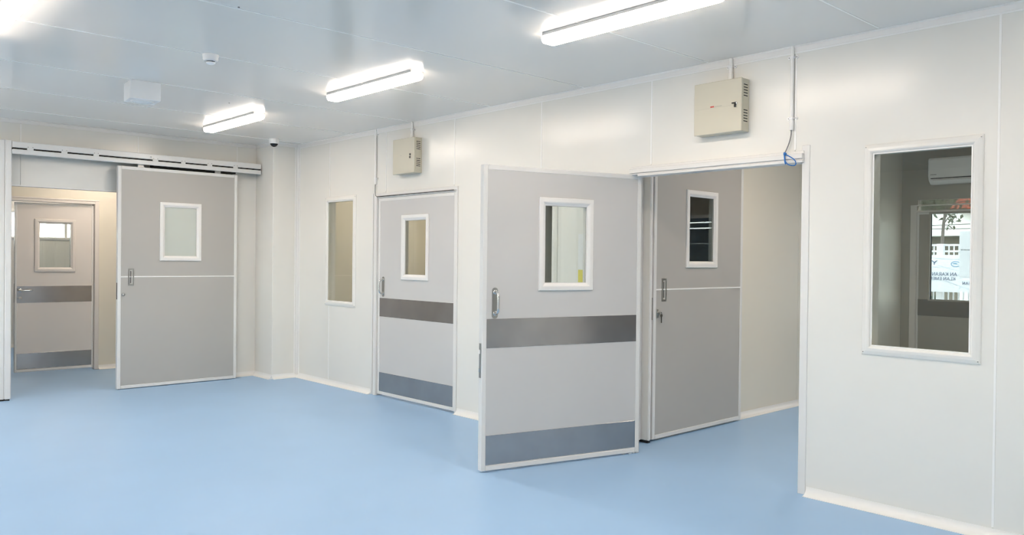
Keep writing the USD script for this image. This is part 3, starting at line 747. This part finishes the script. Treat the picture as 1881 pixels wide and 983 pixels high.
obj('run', tube([(WX - 0.026, 7.545, 2.196), (WX - 0.026, 7.0, 2.195), (WX - 0.024, 6.20, 2.195)], 0.0042, 8), 'cable_dark', cd, smooth=60)

# notice on the wall behind the open door
nt = thing('wall_notice', 'white and yellow notice on the wall, glimpsed through the open door pane', 'notice', (WX, 4.560, 0), -90)
obj('sheet', bx(0, 0.21, -0.004, 0, 1.44, 1.735, 0.001), 'sheet_white', nt)
obj('yellow_sheet', bx(0.002, 0.21, -0.004, 0, 1.28, 1.438, 0.001), 'notice_yellow', nt)

# ------------------------------------------------------------------ air conditioner
ac = thing('air_conditioner', 'white split air conditioner on the outer wall above the glazed door', 'air conditioner', (XF, 3.83, 2.505), -90)
sec = Polygon([(0, 0.02), (-0.06, 0.0), (-0.13, 0.005), (-0.185, 0.05), (-0.205, 0.10), (-0.205, 0.29), (-0.19, 0.318), (-0.15, 0.325), (0, 0.325)]).buffer(-0.006).buffer(0.006)
body = solid(sec, 0.0, 0.86, 'x')
obj('body', body, 'white_plastic', ac)
obj('front_panel', bx(0.006, 0.854, -0.211, -0.200, 0.075, 0.300, 0.004), 'white_plastic', ac)
obj('air_slot', bx(0.03, 0.83, -0.2075, -0.15, 0.064, 0.072), 'dark_gap', ac)
obj('louvre', move(bx(0.05, 0.81, -0.004, 0.004, -0.025, 0.025, 0.002), 0, -0.180, 0.030, rx=42), 'white_plastic', ac)
x = 0.028
for k, lw in enumerate((0.008, 0.006, 0.007, 0.006, 0.006, 0.006, 0.007, 0.003, 0.005)):
    obj('logo_letter', bx(x, x + lw, -0.2118, -0.205, 0.110, 0.119), 'cable_grey', ac); x += lw + 0.002

# sheet taped outside the glazed door
sh = thing('paper_sheet', 'white paper sheet with faint marks on the glass of the outer door', 'paper sheet', (XF + 0.052, 3.545, 0), -90)
obj('paper', bx(0, 0.42, 0, 0.0008, 1.342, 1.925), 'paper', sh)
for k in range(4):
    obj('printed_mark', bx(0.018 + 0.036 * k, 0.040 + 0.036 * k, -0.001, 0.001, 1.690, 1.702), 'fold_blue', sh)

# ------------------------------------------------------------------ outdoors, seen through the glazed door
obj('yard', bx(XF + 0.1, 60, -30, 45, -0.30, -0.10), 'asphalt')
tag(stage.GetPrimAtPath('/World/yard'), 'grey asphalt yard outside the glazed door', 'ground', kind='structure')
obj('ground', cat(bx(-60, XL - 0.2, -40, 60, -0.30, -0.12), bx(XL - 0.2, XF + 0.1, RY + 0.2, 60, -0.30, -0.12)), 'asphalt')
tag(stage.GetPrimAtPath('/World/ground'), 'grey paved ground around the building', 'ground', kind='structure')
fn = thing('yard_fence', 'white barred fence in the yard behind the banner', 'fence', (14.55, 0, 0), 0)
for z in (1.838, 1.735, 0.30):
    obj('rail', bx(-0.02, 0.02, 2.2, 7.6, z - 0.016, z + 0.016, 0.003), 'fence_white', fn)
for k in range(5):
    y = 2.42 + 1.31 * k
    p = obj('post', bx(-0.05, 0.05, y - 0.05, y + 0.05, -0.12, 1.86, 0.006), 'fence_white', fn)
for k in range(68):
    y = 2.26 + 0.078 * k
    obj('bar', bx(-0.009, 0.009, y - 0.009, y + 0.009, 0.0, 1.84), 'fence_white', fn)
bn = thing('banner', 'white cloth banner on the fence with dark lettering seen from its back', 'banner', (14.44, 0, 0), 0)
ny, nz = 40, 12
yy, zz = np.linspace(3.6, 5.75, ny), np.linspace(1.056, 1.672, nz)
Yg, Zg = np.meshgrid(yy, zz, indexing='ij')
def ripple(y, z): return 0.006 * np.sin(y * 5.1 + z * 4) + 0.004 * np.sin(y * 9 - z * 7)
Xg = ripple(Yg, Zg)
idx = np.arange(ny * nz).reshape(ny, nz)
q = np.stack([idx[:-1, :-1], idx[1:, :-1], idx[1:, 1:], idx[:-1, 1:]], -1).reshape(-1, 4)
obj('cloth', (np.c_[Xg.ravel(), Yg.ravel(), Zg.ravel()], q), 'banner_cloth', bn, smooth=True)
def banner_text(s, h, y_end, z, m):
    """Lettering that reads from the street side; y_end is where the line ends towards +y."""
    t = meshkit.text_mesh(s, h, 0.002)
    v = t.vertices.copy(); wd = v[:, 0].max()
    yv = y_end - wd + v[:, 0]; zv = z + v[:, 1]
    t.vertices = np.c_[ripple(yv, zv) - 0.003 - (0.002 - v[:, 2]) * 0.0 + np.where(v[:, 2] > 0.001, 0.008, 0.0) - 0.002, yv, zv]
    t.fix_normals()
    obj('lettering', t, m, bn)
banner_text('AN KARANTI', 0.056, 5.218, 1.326, 'text_blue')
banner_text('KLAN EMERG', 0.052, 5.218, 1.252, 'text_blue')
banner_text('GAN', 0.048, 4.662, 1.186, 'text_blue')
lg = lambda m, pts, r: obj('emblem_fold_line', tube([(ripple(np.array(y), np.array(z)) - 0.004, y, z) for y, z in pts], r, 8), m, bn, smooth=60)
lg('text_blue', [(5.160, 1.580), (5.135, 1.573), (5.110, 1.555), (5.103, 1.530)], [0.004, 0.008, 0.009, 0.007])
lg('text_blue', [(5.055, 1.577), (5.075, 1.566), (5.095, 1.548), (5.103, 1.530), (5.100, 1.508)], [0.004, 0.008, 0.009, 0.008, 0.006])
lg('fold_blue', [(5.170, 1.473), (5.10, 1.472), (5.035, 1.470)], 0.004)
lg('text_pale_blue', [(4.765 + 0.072 * math.cos(a), 1.522 + 0.042 * math.sin(a)) for a in np.linspace(0, 2 * math.pi, 30)], 0.0055)
lg('text_pale_blue', [(4.805, 1.528), (4.775, 1.532), (4.745, 1.526)], 0.008)
for pts in ([(5.22, 1.635), (5.0, 1.615), (4.75, 1.600), (4.5, 1.598)], [(5.05, 1.50), (4.9, 1.46), (4.72, 1.415), (4.5, 1.36)], [(4.95, 1.25), (4.8, 1.20), (4.62, 1.13), (4.45, 1.09)]):
    lg('fold_blue', [tuple(r) for r in spline(pts, 16)], 0.0028)  # banner folds, their crease shade drawn as pale blue lines

# house across the street
hs = thing('street_house', 'pale house with dark ground floor and red tiled roof beyond the fence', 'house', (22, 0, 0))
obj('upper_wall', bx(0, 6, 0.0, 14, 2.24, 2.90), 'render_pale', hs)
obj('lower_wall', bx(0.6, 6, 0.0, 14, -0.12, 2.24), 'shutter_brown', hs)
for k in range(7): obj('pillar', bx(0.1, 0.6, 0.6 + 2.1 * k, 0.9 + 2.1 * k, -0.12, 2.24, 0.01), 'render_pale', hs)
rv = np.array([(-0.6, -1, 2.84), (-0.6, 7.22, 2.84), (3, 7.22, 4.6), (3, -1, 4.6), (6.6, -1, 2.84), (6.6, 7.22, 2.84)])
rf = obj('roof', (rv, np.array([(0, 3, 2, 1), (3, 4, 5, 2), (0, 1, 5, 4)])), 'roof_tile_red', hs)
for k in range(12):
    z = 2.85 + k * 0.146; xx = -0.6 + k * 0.30
    obj('tile_course', move(bx(0, 0.32, -1, 7.22, 0, 0.035, 0.01), xx, 0, z, ry=-26), 'roof_tile_red', rf)

# tree
rng = np.random.default_rng(3)
tr = thing('yard_tree', 'slender street tree with sparse drooping leaves beyond the fence', 'tree', (17.0, 5.85, 0))
trunk = spline([(0, 0.04, -0.12), (0, 0.03, 1.0), (0.02, 0.02, 1.9), (0, -0.03, 2.5), (0.05, -0.12, 3.0), (0.0, -0.1, 3.6)], 24)
obj('trunk', tube(trunk, np.linspace(0.045, 0.02, 24), 10), 'bark', tr, smooth=60)
for k in range(9):
    z0 = 2.35 + 0.13 * k; a = k * 2.4
    br = spline([(0, -0.04, z0), (0.25 * math.cos(a), 0.25 * math.sin(a) - 0.04, z0 + 0.12), (0.55 * math.cos(a), 0.55 * math.sin(a) - 0.04, z0 + 0.10)], 10)
    b = obj('branch', tube(br, np.linspace(0.012, 0.004, 10), 6), 'bark', tr, smooth=60)
    vs, fs = [], []
    for j in range(26):
        c = br[rng.integers(3, 10)] + rng.normal(0, 0.07, 3) - [0, 0, 0.04]
        L, wd = rng.uniform(0.10, 0.17), rng.uniform(0.022, 0.036)
        d = rng.normal(0, 1, 3); d[2] -= 0.9; d /= np.linalg.norm(d)
        s = np.cross(d, rng.normal(0, 1, 3)); s /= np.linalg.norm(s); nrm = np.cross(d, s)
        o = len(vs)
        vs += [c, c + d * L * 0.4 + s * wd + nrm * 0.006, c + d * L, c + d * L * 0.4 - s * wd + nrm * 0.006, c + d * L * 0.4 - nrm * 0.004]
        fs += [[o, o + 1, o + 4], [o + 1, o + 2, o + 4], [o + 2, o + 3, o + 4], [o + 3, o, o + 4]]
    obj('leaves', (np.array(vs), np.array(fs)), 'leaf_green', b).SetCustomDataByKey('kind', 'stuff')
bt = thing('garden_tree', 'broad dark tree rising behind the pale house wall', 'tree', (30, 10.8, 0))
obj('trunk', tube([(0, 0, -0.1), (0.1, 0, 1.5), (0, 0.1, 3.2)], 0.16, 10), 'bark', bt, smooth=60)
cm = []
for k in range(9):
    s = trimesh.creation.icosphere(3, 1.0); v = s.vertices
    s.vertices = v * (1.25 * (0.72 + 0.55 * meshkit.fbm(v * 3.2 + 11 * k, 4, seed=20 + k)))[:, None]
    cm.append(move(s, 0.6 * math.sin(k * 2.1), 1.7 * math.sin(k * 1.3), 3.6 + 0.7 * math.cos(k * 1.7)))
obj('crown', cat(cm), 'leaf_green', bt)
# shrubs behind the fence and before the house
for k, y in enumerate((4.2, 5.35, 6.5)):
    s = trimesh.creation.icosphere(4, 1.0)
    v = s.vertices; s.vertices = v * (np.array([0.30, 0.36, 0.55]) * (0.75 + 0.5 * meshkit.fbm(v * 3 + 7 * k, 4, seed=k))[:, None])
    sb = obj('shrub', move(s, 15.2, y, 0.35), 'hedge_dark', smooth=True)
    tag(sb, ('dark leafy shrub behind the right end of the fence', 'dark leafy shrub behind the middle of the banner', 'dark leafy shrub behind the left end of the fence')[k], 'shrub', 'shrubs behind the fence')
for k, (z0, z1) in enumerate(((2.40, 2.36), (2.33, 2.34))):
    c = obj('overhead_wire', tube(spline([(19 + k, -6, z0 + 0.5), (19 + k, 5.5, z0), (19 + k, 7.5, z1), (19 + k, 20, z1 + 0.6)], 40), 0.008, 6), 'cable_dark', smooth=60)
    tag(c, ('upper thin overhead wire crossing in front of the pale house', 'lower thin overhead wire crossing in front of the pale house')[k], 'wire')
